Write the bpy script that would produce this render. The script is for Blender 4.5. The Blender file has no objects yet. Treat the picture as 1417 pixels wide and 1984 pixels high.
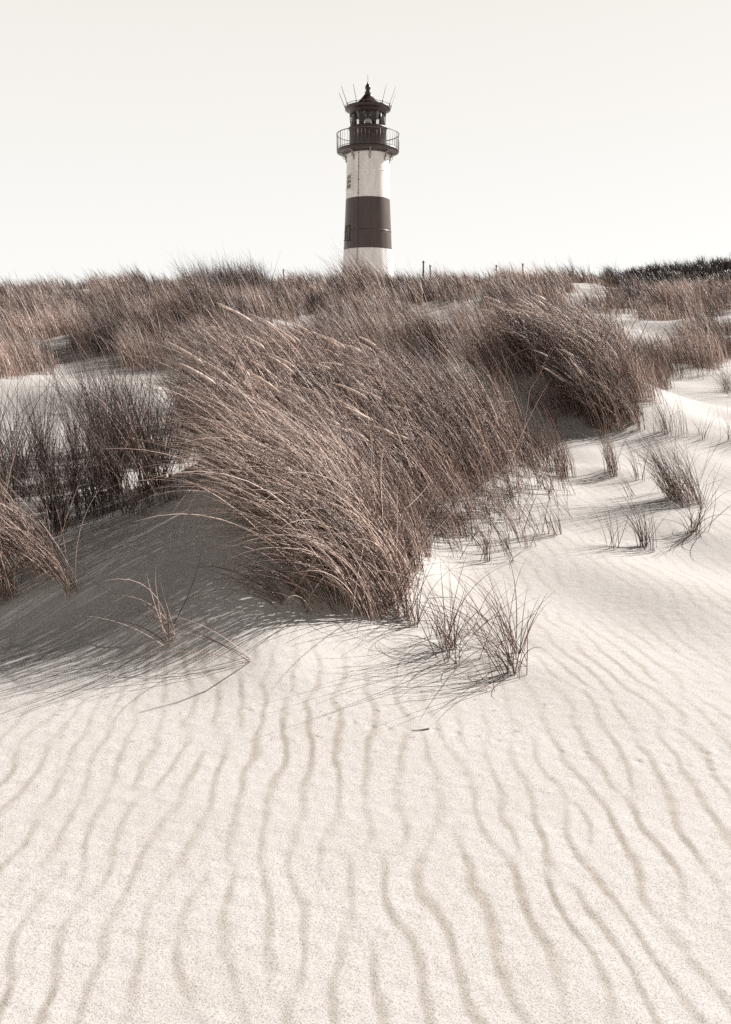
import bpy, math
import numpy as np
from mathutils import Vector

S = bpy.context.scene
COL = S.collection
R = math.radians

# ------------------------------------------------------------------ camera, sky, sun, exposure
CAM_Z, PITCH, F = 1.5, 9.8, 1700.0            # F in pixels of the 1417 x 1984 photograph
cam_d = bpy.data.cameras.new('camera')
cam = bpy.data.objects.new('camera', cam_d); COL.objects.link(cam)
cam.location = (0, 0, CAM_Z)
cam.rotation_euler = (R(90 - PITCH), 0, 0)
cam_d.sensor_fit = 'VERTICAL'; cam_d.sensor_height = 36.0; cam_d.lens = F / 1984 * 36.0
cam_d.clip_start = 0.05; cam_d.clip_end = 6000
S.camera = cam

SUN_EL, SUN_AZ = 34.0, 57.0                   # azimuth clockwise from +Y (the view direction)
w = bpy.data.worlds.new('World'); S.world = w; w.use_nodes = True
nt = w.node_tree; nt.nodes.clear()
sky = nt.nodes.new('ShaderNodeTexSky'); sky.sky_type = 'NISHITA'; sky.sun_disc = False
sky.sun_elevation = R(SUN_EL); sky.sun_rotation = R(SUN_AZ)
sky.air_density = 1.0; sky.dust_density = 1.2; sky.ozone_density = 1.0
bw = nt.nodes.new('ShaderNodeRGBToBW')                      # a colourless, toned sky
nk = nt.nodes.new('ShaderNodeMath'); nk.operation = 'MULTIPLY'; nk.inputs[1].default_value = 0.04
tcw = nt.nodes.new('ShaderNodeTexCoord'); sepw = nt.nodes.new('ShaderNodeSeparateXYZ')
hz = nt.nodes.new('ShaderNodeValToRGB')                      # bright sea haze standing low over the horizon
he = hz.color_ramp.elements; he[0].position = 0.0; he[0].color = (1, .998, .975, 1); he[1].position = 0.50; he[1].color = (0, 0, 0, 1)
for p_, c_ in ((0.12, (.985, .975, .945)), (0.24, (.958, .933, .888)), (0.365, (.915, .873, .818)), (0.41, (.30, .285, .27))):
    e_ = he.new(p_); e_.color = (*c_, 1)
hk = nt.nodes.new('ShaderNodeMix'); hk.data_type = 'RGBA'; hk.blend_type = 'MULTIPLY'; hk.inputs[0].default_value = 1.0
HZ = 3.1; hk.inputs[7].default_value = (HZ, HZ, HZ, 1)
mixc = nt.nodes.new('ShaderNodeMix'); mixc.data_type = 'RGBA'; mixc.blend_type = 'ADD'; mixc.inputs[0].default_value = 1.0
bg = nt.nodes.new('ShaderNodeBackground'); bg.inputs[1].default_value = 0.15
wo = nt.nodes.new('ShaderNodeOutputWorld')
nt.links.new(sky.outputs[0], bw.inputs[0]); nt.links.new(bw.outputs[0], nk.inputs[0])
nt.links.new(tcw.outputs['Generated'], sepw.inputs[0]); nt.links.new(sepw.outputs[2], hz.inputs[0])
nt.links.new(hz.outputs[0], hk.inputs[6]); nt.links.new(nk.outputs[0], mixc.inputs[6]); nt.links.new(hk.outputs[2], mixc.inputs[7])
nt.links.new(mixc.outputs[2], bg.inputs[0]); nt.links.new(bg.outputs[0], wo.inputs[0])

sd = bpy.data.lights.new('sun', 'SUN'); sd.energy = 5.0; sd.angle = R(0.5); sd.color = (1.0, 0.975, 0.95)
sun = bpy.data.objects.new('sun', sd); COL.objects.link(sun)
SD = Vector((math.sin(R(SUN_AZ)) * math.cos(R(SUN_EL)), math.cos(R(SUN_AZ)) * math.cos(R(SUN_EL)), math.sin(R(SUN_EL))))
sun.rotation_euler = SD.to_track_quat('Z', 'Y').to_euler(); sun.location = (30, 20, 40)

S.view_settings.view_transform = 'Standard'; S.view_settings.look = 'None'
S.view_settings.gamma = 1.0; S.view_settings.exposure = 1.0
S.cycles.max_bounces = 5; S.cycles.diffuse_bounces = 3; S.cycles.transmission_bounces = 3
S.cycles.use_denoising = False

# ------------------------------------------------------------------ helpers
rng = np.random.default_rng(7)

def tag(o, label=None, cat=None, group=None, kind=None):
    for k, v in (('label', label), ('category', cat), ('group', group), ('kind', kind)):
        if v: o[k] = v
    return o

def empty(name, loc=(0, 0, 0)):
    o = bpy.data.objects.new(name, None); COL.objects.link(o); o.location = loc; o.empty_display_size = 0.2
    return o

def link_mesh(name, me, mat, parent=None, loc=None):
    o = bpy.data.objects.new(name, me); COL.objects.link(o)
    for m in (mat if isinstance(mat, (list, tuple)) else [mat]): me.materials.append(m)
    if parent is not None: o.parent = parent
    if loc is not None: o.location = loc
    return o

def np_mesh(name, V, Q, smooth=True, attrs=None):
    """mesh from an (n,3) vertex array and an (m,4) quad array (or (m,3))"""
    me = bpy.data.meshes.new(name)
    V = np.ascontiguousarray(V, dtype=np.float32); Q = np.ascontiguousarray(Q, dtype=np.int32)
    k = Q.shape[1]
    me.vertices.add(len(V)); me.vertices.foreach_set('co', V.ravel())
    me.loops.add(Q.size); me.loops.foreach_set('vertex_index', Q.ravel())
    me.polygons.add(len(Q)); me.polygons.foreach_set('loop_start', np.arange(0, Q.size, k, dtype=np.int32))
    me.polygons.foreach_set('loop_total', np.full(len(Q), k, dtype=np.int32))
    me.polygons.foreach_set('use_smooth', np.full(len(Q), smooth, dtype=bool))
    for an, av in (attrs or {}).items():
        a = me.attributes.new(an, 'FLOAT', 'POINT'); a.data.foreach_set('value', np.ascontiguousarray(av, dtype=np.float32))
    me.update(); me.validate()
    return me

cp, sp = math.cos(R(PITCH)), math.sin(R(PITCH))
def project(P):
    P = np.asarray(P, float); dx, dy, dz = P[..., 0], P[..., 1], P[..., 2] - CAM_Z
    d = dy * cp - dz * sp; u = dy * sp + dz * cp
    d = np.where(d < 0.05, 0.05, d)
    return 708.5 + F * dx / d, 992 - F * u / d

def wave_noise(x, y, scale, seed, n=9, spread=0.5):
    """smooth aperiodic noise, about -1..1, from waves of length ~scale"""
    g = np.random.default_rng(seed); s = 0
    for i in range(n):
        a = g.uniform(0, 2 * math.pi); k = 2 * math.pi / (scale * g.uniform(1 - spread, 1 + spread))
        s = s + np.sin(k * (np.cos(a) * x + np.sin(a) * y) + g.uniform(0, 6.28))
    return s / math.sqrt(n * 0.9)

def sstep(a, b, x):
    t = np.clip((x - a) / (b - a), 0, 1); return t * t * (3 - 2 * t)

# ------------------------------------------------------------------ the ground's shape
_py = np.array([-500, -3, 3, 5, 7, 9, 11, 15, 18, 28, 42, 50, 60, 90, 200, 500, 3000.0])
_pz = np.array([0, 0, 0, .03, .18, .36, .54, 1.02, 1.45, 3.0, 4.85, 5.1, 4.6, 3.6, 2.0, 1, 0])
_yy = np.arange(-20, 120, 0.1)
_zz = np.interp(_yy, _py, _pz)
_k = np.exp(-0.5 * (np.arange(-30, 31) / 11.0) ** 2); _k /= _k.sum()
_zs = np.convolve(np.pad(_zz, 30, mode='edge'), _k, 'valid')
def base_profile(y):
    return np.where((y > -19) & (y < 118), np.interp(y, _yy, _zs), np.interp(y, _py, _pz))

# skyline of the photograph: pixel column -> change of row for the far crest
_sx = np.array([-400, 0, 130, 260, 340, 480, 560, 640, 700, 770, 900, 1010, 1100, 1200, 1417, 1900.0])
_sr = np.array([552, 551, 549, 541, 545, 548, 546, 543, 537, 543, 539, 533, 537, 546, 551, 551.0]) + 5

# bumps: x, y, sigma x, sigma y, height, rotation(deg)
MOUNDS = []                                     # little heaps of blown sand caught by the tufts, filled in below
BUMPS = [
    (2.55, 12.6, 1.15, 1.0, 0.85, 0),          # second hummock behind, to the right
    (3.3, 11.7, 0.9, 0.8, 0.15, 0),
    (1.4, 16.0, 1.3, 1.2, 0.75, 0),            # striped sand slope behind
    (-3.9, 22.0, 1.7, 1.6, 0.75, 0),           # dark clump at the back left
    (-5.6, 13.8, 1.6, 0.9, 0.30, 10),
    (-3.5, 12.6, 0.9, 0.6, 0.22, 0),
    (-1.6, 13.5, 1.6, 1.6, 0.15, 0),
    (5.6, 17.0, 1.8, 1.6, 0.12, 0),
]
# the main hummock: a slip face towards the camera on the left, a gentler grassed flank on the right
FOOT = [(-5.5, 4.9), (-2.7, 4.62), (-1.9, 4.30), (-1.29, 4.03), (-.96, 3.955), (-.62, 3.97), (-.30, 4.08), (-.02, 4.28), (.20, 4.55), (.33, 4.9), (.42, 5.4), (.50, 6.0), (.58, 6.5), (1.2, 7.3), (1.85, 8.4),
        (2.1, 9.5), (1.0, 11.0), (-1.5, 10.6), (-3.0, 9.2), (-5.5, 8.5)]
for _ in range(2):                                  # round the outline's corners
    FOOT = [tuple(np.array(a_) * (1 - t_) + np.array(b_) * t_) for a_, b_ in zip(FOOT, FOOT[1:] + FOOT[:1]) for t_ in (.25, .75)]
_cx = np.linspace(-6, 3.5, 400); _cz = np.interp(_cx, [-5.5, -2.4, -1.85, -1.2, -.75, -.2, .3, 1.0, 1.9], [.40, .38, .42, .62, .84, 1.06, 1.06, .86, .50])
_ck = np.exp(-0.5 * (np.arange(-25, 26) / 9.0) ** 2); _cz = np.convolve(np.pad(_cz, 25, mode='edge'), _ck / _ck.sum(), 'valid')
def poly_sd(poly, x, y):
    d = np.full(x.shape, 1e9); c = np.zeros(x.shape, bool); n = len(poly)
    for i in range(n):
        (x1, y1), (x2, y2) = poly[i], poly[(i + 1) % n]
        ex, ey = x2 - x1, y2 - y1; t = np.clip(((x - x1) * ex + (y - y1) * ey) / (ex * ex + ey * ey), 0, 1)
        d = np.minimum(d, np.hypot(x - x1 - t * ex, y - y1 - t * ey))
        if y1 != y2: c ^= ((y1 > y) != (y2 > y)) & (x < ex * (y - y1) / ey + x1)
    return np.where(c, d, -d)
def hummock(x, y):
    z = np.zeros(x.shape); m = (x > -6) & (x < 3) & (y > 3.3) & (y < 11.5)
    X, Y = x[m], y[m]; d = poly_sd(FOOT, X, Y) + 0.035 * wave_noise(X, Y, 0.9, 77)
    a = 0.5 * (d + np.sqrt(d * d + 0.10 ** 2)) * (0.63 - 0.13 * sstep(-0.7, -0.1, X + 0.10 * (Y - 4.5)) - 0.30 * sstep(-0.05, 0.3, X) * (1 - sstep(5.7, 6.7, Y)))
    cap = np.interp(X, _cx, _cz)
    y0 = np.interp(X, [-3, -1.2, -.6, 0.3], [5.4, 5.8, 7.0, 7.4]); y1 = np.interp(X, [-3, -1.2, -.6, .3], [8.2, 8.8, 10.2, 10.8])
    cap = cap * (1 - sstep(0, 1, (Y - y0) / (y1 - y0))) + 0.28 * np.exp(-0.5 * (((X + .1) / .75) ** 2 + ((Y - 7.2) / .9) ** 2))
    a = a + 0.20 * np.exp(-0.5 * (((X - .02) / .28) ** 2 + ((Y - 5.5) / .35) ** 2))
    k = 11.0; h = -np.log(np.exp(-k * a) + np.exp(-k * cap)) / k
    z[m] = np.maximum(h + 0.02 * np.exp(-a * 8), 0) * sstep(-0.35, 0.0, d)
    return z
def H0(x, y):
    x = np.asarray(x, float); y = np.asarray(y, float)
    z = base_profile(y)
    # far crest follows the skyline
    px = 708.5 + F * x / np.maximum(y * cp - 3.3 * sp, 1.0)
    row = np.interp(px, _sx, _sr)
    z = z + sstep(18, 42, y) * (1 - sstep(60, 110, y)) * (546 - row) * 45 / F
    for bx, by, sx, sy, h, rot in BUMPS:
        c, s = math.cos(R(rot)), math.sin(R(rot)); dx, dy = x - bx, y - by
        u, v = c * dx + s * dy, -s * dx + c * dy
        z = z + h * np.exp(-0.5 * ((u / sx) ** 2 + (v / sy) ** 2))
    z = z + hummock(x, y)
    for mx_, my_, mh_, ms_ in MOUNDS:
        z = z + mh_ * np.exp(-0.5 * (((x - mx_ + .04) / (ms_ * 1.5)) ** 2 + ((y - my_) / ms_) ** 2))
    # far dark hill on the right of the skyline
    z = z + 11.5 * np.exp(-0.5 * (((x - 74) / 49) ** 4 + ((y - 125) / 14) ** 2))
    r = np.hypot(x, y)
    z = z + 0.022 * wave_noise(x, y, 1.9, 11) * sstep(2.5, 6, r)
    z = z + 0.15 * wave_noise(x, y, 6.5, 12) * sstep(14, 27, r) + 0.25 * wave_noise(x, y, 15, 13) * sstep(40, 80, r)
    return z

def ground_at(px, py):
    """where the photograph's pixel meets the ground (ray march over the terrain)"""
    px = np.atleast_1d(np.asarray(px, float)); py = np.atleast_1d(np.asarray(py, float))
    a = (px - 708.5) / F; b = (992 - py) / F
    dx, dy, dz = a, cp + b * sp, -sp + b * cp
    t = np.full(px.shape, 1.2); done = np.zeros(px.shape, bool)
    for _ in range(230):
        done |= CAM_Z + dz * t - H0(dx * t, dy * t) < 0
        t = np.where(done, t, t * 1.018)
    lo, hi = t / 1.018, t.copy()
    for _ in range(9):
        md = (lo + hi) / 2; below = CAM_Z + dz * md - H0(dx * md, dy * md) < 0
        hi = np.where(below, md, hi); lo = np.where(below, lo, md)
    t = hi
    X, Y = dx * t, dy * t
    return np.stack([X, Y, H0(X, Y)], -1)

_mp = [(992, 1290, .030, .10), (846, 1262, .024, .09), (1325, 970, .06, .22), (1192, 915, .035, .14), (1180, 1062, .02, .08), (1255, 1062, .025, .09), (1345, 1035, .022, .10), (1075, 1040, .02, .1), (1080, 905, .04, .2), (335, 1240, .02, .09), (1362, 845, .03, .15), (785, 1180, .03, .12)]
MOUNDS = [(float(p_[0]), float(p_[1]), m_[2], m_[3]) for m_ in _mp for p_ in ground_at(m_[0], m_[1])]

# wind ripples: many waves of nearly one length and direction; their phase gives crests that fork and die out
_g = np.random.default_rng(21)
RW = [(_g.normal(0, 0.095), 0.106 * math.exp(_g.normal(0, 0.10)), _g.uniform(0, 6.28)) for _ in range(34)]
def ripples(x, y):
    u = x + 0.017 * wave_noise(x, y, 0.62, 31) + 0.006 * wave_noise(x, y, 0.2, 32) + 0.03 * wave_noise(x, y, 2.2, 33)
    v = y
    re = 0; im = 0
    for a, lam, ph in RW:
        a = a + 0.055
        k = 2 * math.pi / lam
        q = k * (math.cos(a) * u + math.sin(a) * v) + ph
        re = re + np.cos(q); im = im + np.sin(q)
    amp = np.hypot(re, im) / math.sqrt(len(RW))
    f = (np.arctan2(im, re) / (2 * math.pi)) % 1.0         # grows towards +x
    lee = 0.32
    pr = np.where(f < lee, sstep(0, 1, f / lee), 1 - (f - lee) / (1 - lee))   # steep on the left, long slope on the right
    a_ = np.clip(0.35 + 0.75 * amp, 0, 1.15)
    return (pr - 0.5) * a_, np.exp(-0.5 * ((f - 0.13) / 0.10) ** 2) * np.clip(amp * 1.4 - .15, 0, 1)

def dents(x, y, z):
    """bird tracks across the bare sand"""
    pts = [(725, 1408), (760, 1412), (800, 1416), (850, 1413), (890, 1420), (930, 1428), (970, 1436), (1018, 1452), (1092, 1456), (1140, 1459),
           (1198, 1474), (1243, 1475), (1298, 1484), (1338, 1483), (1378, 1475), (1385, 1492), (1372, 1460), (1400, 1455), (640, 1392), (560, 1384), (487, 1376), (690, 1400)]
    P = ground_at([p[0] for p in pts], [p[1] for p in pts]); g = np.random.default_rng(5)
    for p in P:
        for j in range(3):
            a = math.pi + (j - 1) * 0.55 + g.normal(0, 0.15)
            for s_ in (0.006, 0.016, 0.026):
                cx, cy = p[0] + s_ * math.cos(a), p[1] + s_ * math.sin(a)
                m = (abs(x - cx) < 0.05) & (abs(y - cy) < 0.05)
                z[m] -= 0.0014 * np.exp(-((x[m] - cx) ** 2 + (y[m] - cy) ** 2) / (2 * 0.0052 ** 2))
        m = (abs(x - p[0]) < 0.1) & (abs(y - p[1]) < 0.1)
        z[m] += 0.0007 * np.exp(-((x[m] - p[0] - .015) ** 2 + (y[m] - p[1]) ** 2) / (2 * 0.014 ** 2))
    return z

# ------------------------------------------------------------------ materials
def new_mat(name):
    m = bpy.data.materials.new(name); m.use_nodes = True; m.node_tree.nodes.clear()
    return m, m.node_tree, m.node_tree.nodes.new, m.node_tree.links.new

def ramp(nd, stops):
    e = nd.color_ramp.elements
    while len(e) < len(stops): e.new(0.5)
    for el, (p, c) in zip(e, stops): el.position = p; el.color = (*c, 1)

def sand_material():
    m, t, N, L = new_mat('pale_dune_sand')
    out = N('ShaderNodeOutputMaterial'); b = N('ShaderNodeBsdfPrincipled'); L(b.outputs[0], out.inputs[0])
    b.inputs['Roughness'].default_value = 0.9; b.inputs['Specular IOR Level'].default_value = 0.15
    tc = N('ShaderNodeTexCoord')
    g1 = N('ShaderNodeTexNoise'); g1.inputs['Scale'].default_value = 210; g1.inputs['Detail'].default_value = 3; g1.inputs['Roughness'].default_value = 0.75
    g2 = N('ShaderNodeTexNoise'); g2.inputs['Scale'].default_value = 1.7; g2.inputs['Detail'].default_value = 4
    g3 = N('ShaderNodeTexVoronoi'); g3.inputs['Scale'].default_value = 90; g3.inputs['Randomness'].default_value = 1.0
    g4 = N('ShaderNodeTexNoise'); g4.inputs['Scale'].default_value = 38; g4.inputs['Detail'].default_value = 3
    for g in (g1, g2, g3, g4): L(tc.outputs['Object'], g.inputs['Vector'])
    r1 = N('ShaderNodeValToRGB'); ramp(r1, [(0.36, (0.285, 0.248, 0.215)), (0.46, (0.455, 0.425, 0.402)), (0.62, (0.545, 0.522, 0.505))])
    L(g1.outputs['Fac'], r1.inputs[0])
    # patches of slightly darker, damper sand
    r2 = N('ShaderNodeValToRGB'); ramp(r2, [(0.3, (0.93, 0.92, 0.90)), (0.7, (1.0, 1.0, 1.0))]); L(g2.outputs['Fac'], r2.inputs[0])
    mx = N('ShaderNodeMix'); mx.data_type = 'RGBA'; mx.blend_type = 'MULTIPLY'; mx.inputs[0].default_value = 1
    L(r1.outputs[0], mx.inputs[6]); L(r2.outputs[0], mx.inputs[7])
    # scattered dark grains
    r3 = N('ShaderNodeValToRGB'); ramp(r3, [(0.05, (0.42, 0.36, 0.30)), (0.12, (1, 1, 1))]); L(g3.outputs['Distance'], r3.inputs[0])
    r4 = N('ShaderNodeValToRGB'); ramp(r4, [(0.52, (0, 0, 0)), (0.64, (1, 1, 1))]); L(g4.outputs['Fac'], r4.inputs[0])
    mx2 = N('ShaderNodeMix'); mx2.data_type = 'RGBA'; mx2.blend_type = 'MULTIPLY'
    L(r4.outputs[0], mx2.inputs[0]); L(mx.outputs[2], mx2.inputs[6]); L(r3.outputs[0], mx2.inputs[7])
    # browner tint in a strip along the ripples' lee, broken up by the fine noise
    at = N('ShaderNodeAttribute'); at.attribute_name = 'lee_tint'
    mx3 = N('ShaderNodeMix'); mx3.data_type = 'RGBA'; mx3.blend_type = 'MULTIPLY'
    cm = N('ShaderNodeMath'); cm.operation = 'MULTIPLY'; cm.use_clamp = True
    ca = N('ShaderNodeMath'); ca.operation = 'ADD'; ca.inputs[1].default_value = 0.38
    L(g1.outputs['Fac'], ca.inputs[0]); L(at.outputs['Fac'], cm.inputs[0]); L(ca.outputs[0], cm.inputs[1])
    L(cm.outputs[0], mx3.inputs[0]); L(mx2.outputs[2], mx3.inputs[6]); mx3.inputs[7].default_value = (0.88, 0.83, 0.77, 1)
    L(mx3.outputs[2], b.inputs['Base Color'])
    ad = N('ShaderNodeMath'); ad.operation = 'ADD'; L(g1.outputs['Fac'], ad.inputs[0]); L(g4.outputs['Fac'], ad.inputs[1])
    bp = N('ShaderNodeBump'); bp.inputs['Strength'].default_value = 0.42; bp.inputs['Distance'].default_value = 0.004
    L(ad.outputs[0], bp.inputs['Height']); L(bp.outputs[0], b.inputs['Normal'])
    return m

def grass_material(name, dark, mid, pale, transl=0.25, base_pale=0.3):
    m, t, N, L = new_mat(name)
    out = N('ShaderNodeOutputMaterial'); b = N('ShaderNodeBsdfPrincipled')
    b.inputs['Roughness'].default_value = 0.5; b.inputs['Specular IOR Level'].default_value = 0.32
    at = N('ShaderNodeAttribute'); at.attribute_name = 'tint'
    r1 = N('ShaderNodeValToRGB'); ramp(r1, [(0.0, dark), (0.45, mid), (0.8, pale), (1.0, tuple(min(1, c * 1.35) for c in pale))])
    L(at.outputs['Fac'], r1.inputs[0])
    # dry straw colour along the root end
    al = N('ShaderNodeAttribute'); al.attribute_name = 'along'
    mr = N('ShaderNodeMapRange'); mr.inputs[1].default_value = 0.0; mr.inputs[2].default_value = 0.30; mr.inputs[3].default_value = base_pale; mr.inputs[4].default_value = 0.0
    L(al.outputs['Fac'], mr.inputs[0])
    mx = N('ShaderNodeMix'); mx.data_type = 'RGBA'; L(mr.outputs[0], mx.inputs[0]); L(r1.outputs[0], mx.inputs[6]); mx.inputs[7].default_value = (*pale, 1)
    L(mx.outputs[2], b.inputs['Base Color'])
    tr = N('ShaderNodeBsdfTranslucent'); L(mx.outputs[2], tr.inputs[0])
    ms = N('ShaderNodeMixShader'); ms.inputs[0].default_value = transl
    L(b.outputs[0], ms.inputs[1]); L(tr.outputs[0], ms.inputs[2]); L(ms.outputs[0], out.inputs[0])
    return m

def paint_material(name, col, rough=0.45, wear=0.12, streak=True, spec=0.4):
    m, t, N, L = new_mat(name)
    out = N('ShaderNodeOutputMaterial'); b = N('ShaderNodeBsdfPrincipled'); L(b.outputs[0], out.inputs[0])
    b.inputs['Roughness'].default_value = rough; b.inputs['Specular IOR Level'].default_value = spec
    tc = N('ShaderNodeTexCoord'); mp = N('ShaderNodeMapping'); mp.inputs['Scale'].default_value = (2.2, 2.2, 0.35 if streak else 2.2)
    L(tc.outputs['Object'], mp.inputs[0])
    n = N('ShaderNodeTexNoise'); n.inputs['Scale'].default_value = 1.6; n.inputs['Detail'].default_value = 6; L(mp.outputs[0], n.inputs['Vector'])
    r1 = N('ShaderNodeValToRGB'); ramp(r1, [(0.35, tuple(c * (1 - wear) for c in col)), (0.62, col)])
    L(n.outputs['Fac'], r1.inputs[0]); L(r1.outputs[0], b.inputs['Base Color'])
    return m

M_SAND = sand_material()
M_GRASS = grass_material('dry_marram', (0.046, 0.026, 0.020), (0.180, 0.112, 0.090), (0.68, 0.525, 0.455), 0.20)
M_STRAW = grass_material('bleached_marram', (0.053, 0.032, 0.025), (0.215, 0.138, 0.111), (0.72, 0.575, 0.50), 0.20, 0.7)
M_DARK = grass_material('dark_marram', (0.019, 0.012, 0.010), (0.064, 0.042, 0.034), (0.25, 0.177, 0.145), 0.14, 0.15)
M_FAR = grass_material('far_marram', (0.038, 0.024, 0.019), (0.146, 0.096, 0.078), (0.53, 0.405, 0.347), 0.20)
M_RED = grass_material('reddish_marram', (0.055, 0.032, 0.025), (0.14, 0.082, 0.062), (0.36, 0.25, 0.20), base_pale=0.1)
M_HEATH = grass_material('dark_heath', (0.020, 0.014, 0.012), (0.048, 0.035, 0.029), (0.12, 0.09, 0.075), 0.12)
M_SEED = grass_material('pale_seed_head', (0.40, 0.31, 0.265), (0.60, 0.49, 0.43), (0.74, 0.64, 0.575), 0.35)
M_WHITE = paint_material('white_tower_paint', (0.90, 0.855, 0.825), 0.5, 0.20)
M_BROWN = paint_material('dark_red_brown_paint', (0.074, 0.047, 0.039), 0.36, 0.25, spec=0.5)
M_METAL = paint_material('dark_lantern_metal', (0.046, 0.028, 0.024), 0.35, 0.3, False, 0.5)
M_GREYM = paint_material('weathered_metal', (0.34, 0.30, 0.28), 0.5, 0.3, False)
M_RAIL = paint_material('railing_metal', (0.13, 0.10, 0.09), 0.5, 0.3, False)
M_WOOD = paint_material('weathered_post_wood', (0.12, 0.095, 0.08), 0.8, 0.4)
M_TWIG = paint_material('dry_twig', (0.10, 0.07, 0.055), 0.8, 0.4, False)
def glass_material(name, col, tr, rough=0.05):
    m, t, N, L = new_mat(name)
    out = N('ShaderNodeOutputMaterial'); g = N('ShaderNodeBsdfGlossy'); g.inputs['Roughness'].default_value = rough
    p = N('ShaderNodeBsdfTransparent'); p.inputs[0].default_value = (*col, 1)
    ms = N('ShaderNodeMixShader'); fr = N('ShaderNodeFresnel'); fr.inputs[0].default_value = 1.45
    L(fr.outputs[0], ms.inputs[0]); L(p.outputs[0], ms.inputs[1]); L(g.outputs[0], ms.inputs[2]); L(ms.outputs[0], out.inputs[0])
    return m
M_GLASS = glass_material('lantern_glass', (0.93, 0.91, 0.89), 0.9)
M_PANE = paint_material('dark_window_glass', (0.025, 0.019, 0.018), 0.12, 0.1, False, 0.5)
M_LENS = paint_material('pale_lens_glass', (0.55, 0.50, 0.47), 0.08, 0.1, False, 0.8)

# ------------------------------------------------------------------ the ground
def build_ground():
    th = np.concatenate([np.linspace(-180, -34, 50)[:-1], np.arange(-34, 34.01, 0.125), np.linspace(34, 180, 50)[1:-1]])
    r = [0.35]
    while r[-1] < 4000:
        q = r[-1]
        r.append(q * (1.03 if q < 1.35 else 1.0030 if q < 12 else 1.008 if q < 60 else 1.04))
    r = np.array(r); T, RR = np.meshgrid(np.radians(th), r)
    x = RR * np.sin(T); y = RR * np.cos(T); z = H0(x, y)
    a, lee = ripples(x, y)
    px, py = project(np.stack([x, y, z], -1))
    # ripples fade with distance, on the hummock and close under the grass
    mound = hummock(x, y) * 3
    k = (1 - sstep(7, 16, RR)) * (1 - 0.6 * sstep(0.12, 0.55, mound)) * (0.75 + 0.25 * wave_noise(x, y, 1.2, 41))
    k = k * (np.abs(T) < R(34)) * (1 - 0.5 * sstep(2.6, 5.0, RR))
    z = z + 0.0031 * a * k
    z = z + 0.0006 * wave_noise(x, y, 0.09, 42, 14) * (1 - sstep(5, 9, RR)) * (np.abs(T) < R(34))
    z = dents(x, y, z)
    # strength of the browner tint along the lee
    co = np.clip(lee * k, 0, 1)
    nr, nc = T.shape
    V = np.stack([x, y, z], -1).reshape(-1, 3)
    i = np.arange(nr - 1)[:, None] * nc; j = np.arange(nc)[None, :]; j2 = (j + 1) % nc
    Q = np.stack([i + j, i + j2, i + nc + j2, i + nc + j], -1).reshape(-1, 4)[:, ::-1]
    # close the small hole under the camera
    V = np.vstack([V, [[0, 0, float(H0(0, 0))]]]); c = len(V) - 1
    fan = np.stack([np.full(nc, c), np.arange(nc), (np.arange(nc) + 1) % nc, np.full(nc, c)], -1)
    me = np_mesh('sand_ground', V, Q, True, {'lee_tint': np.append(co.ravel(), 0)})
    o = link_mesh('sand_ground', me, M_SAND)
    # hole cap
    import bmesh
    bm = bmesh.new(); bm.from_mesh(me); bm.verts.ensure_lookup_table()
    for q in range(nc): bm.faces.new((bm.verts[c], bm.verts[(q + 1) % nc], bm.verts[q])).smooth = True
    bm.to_mesh(me); bm.free()
    tag(o, 'pale wind-rippled dune sand rising to a grassy crest', kind='structure')
    return o
build_ground()

# ------------------------------------------------------------------ grass
def blade_points(base, L, az, th0, th1, nseg, p=1.0, daz=None):
    n = len(base); P = np.zeros((n, nseg + 1, 3)); P[:, 0] = base
    daz = np.zeros(n) if daz is None else daz
    g = np.random.default_rng(n * 7 + nseg); brk = np.where(g.random(n) < (0.06 if n > 40 else 0), g.uniform(.35, .8, n), 9); bth = g.uniform(.5, 1.5, n); baz = g.normal(0, .8, n)   # a few are snapped
    for k in range(nseg):
        t = (k + 0.5) / nseg
        th = th0 + (th1 - th0) * t ** p + np.where(t > brk, bth, 0); a = az + daz * t + np.where(t > brk, baz, 0)
        d = np.stack([np.sin(th) * np.cos(a), np.sin(th) * np.sin(a), np.cos(th)], -1)
        P[:, k + 1] = P[:, k] + d * (L / nseg)[:, None]
    return P

def blade_geometry(P, w, tint, sides, g):
    n, m, _ = P.shape
    D = np.gradient(P, axis=1); D /= np.linalg.norm(D, axis=2, keepdims=True) + 1e-9
    up = np.array([0, 0, 1.0]); s = np.cross(D, up); ln = np.linalg.norm(s, axis=2, keepdims=True)
    s = np.where(ln > 1e-3, s / (ln + 1e-9), np.array([1.0, 0, 0])); nn = np.cross(s, D)
    t = np.linspace(0, 1, m)
    wt = (w[:, None] * (0.75 + 0.5 * np.minimum(t * 4, 1) * 0.5) * np.clip(1.02 - t, 0, 1)[None, :] ** 0.65)[..., None] * 0.5
    roll = g.uniform(0, 2 * math.pi, n)[:, None, None]
    rings = []
    ns = 2 if sides == 2 else sides
    for q in range(ns):
        a = roll + 2 * math.pi * q / ns
        rings.append(P + wt * (np.cos(a) * s + np.sin(a) * nn))
    V = np.stack(rings, 2).reshape(-1, 3)                       # n, m, ns
    b = (np.arange(n) * m * ns)[:, None, None]; k = (np.arange(m - 1) * ns)[None, :, None]
    if ns == 2:
        q = np.zeros(1, int)[None, None, :]; q2 = q + 1
    else:
        q = np.arange(ns)[None, None, :]; q2 = (q + 1) % ns
    Q = np.stack([b + k + q, b + k + q2, b + k + ns + q2, b + k + ns + q], -1).reshape(-1, 4)
    al = np.repeat(np.tile(t, n), ns); ti = np.repeat(tint, m * ns)
    return V, Q, ti, al

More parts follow.
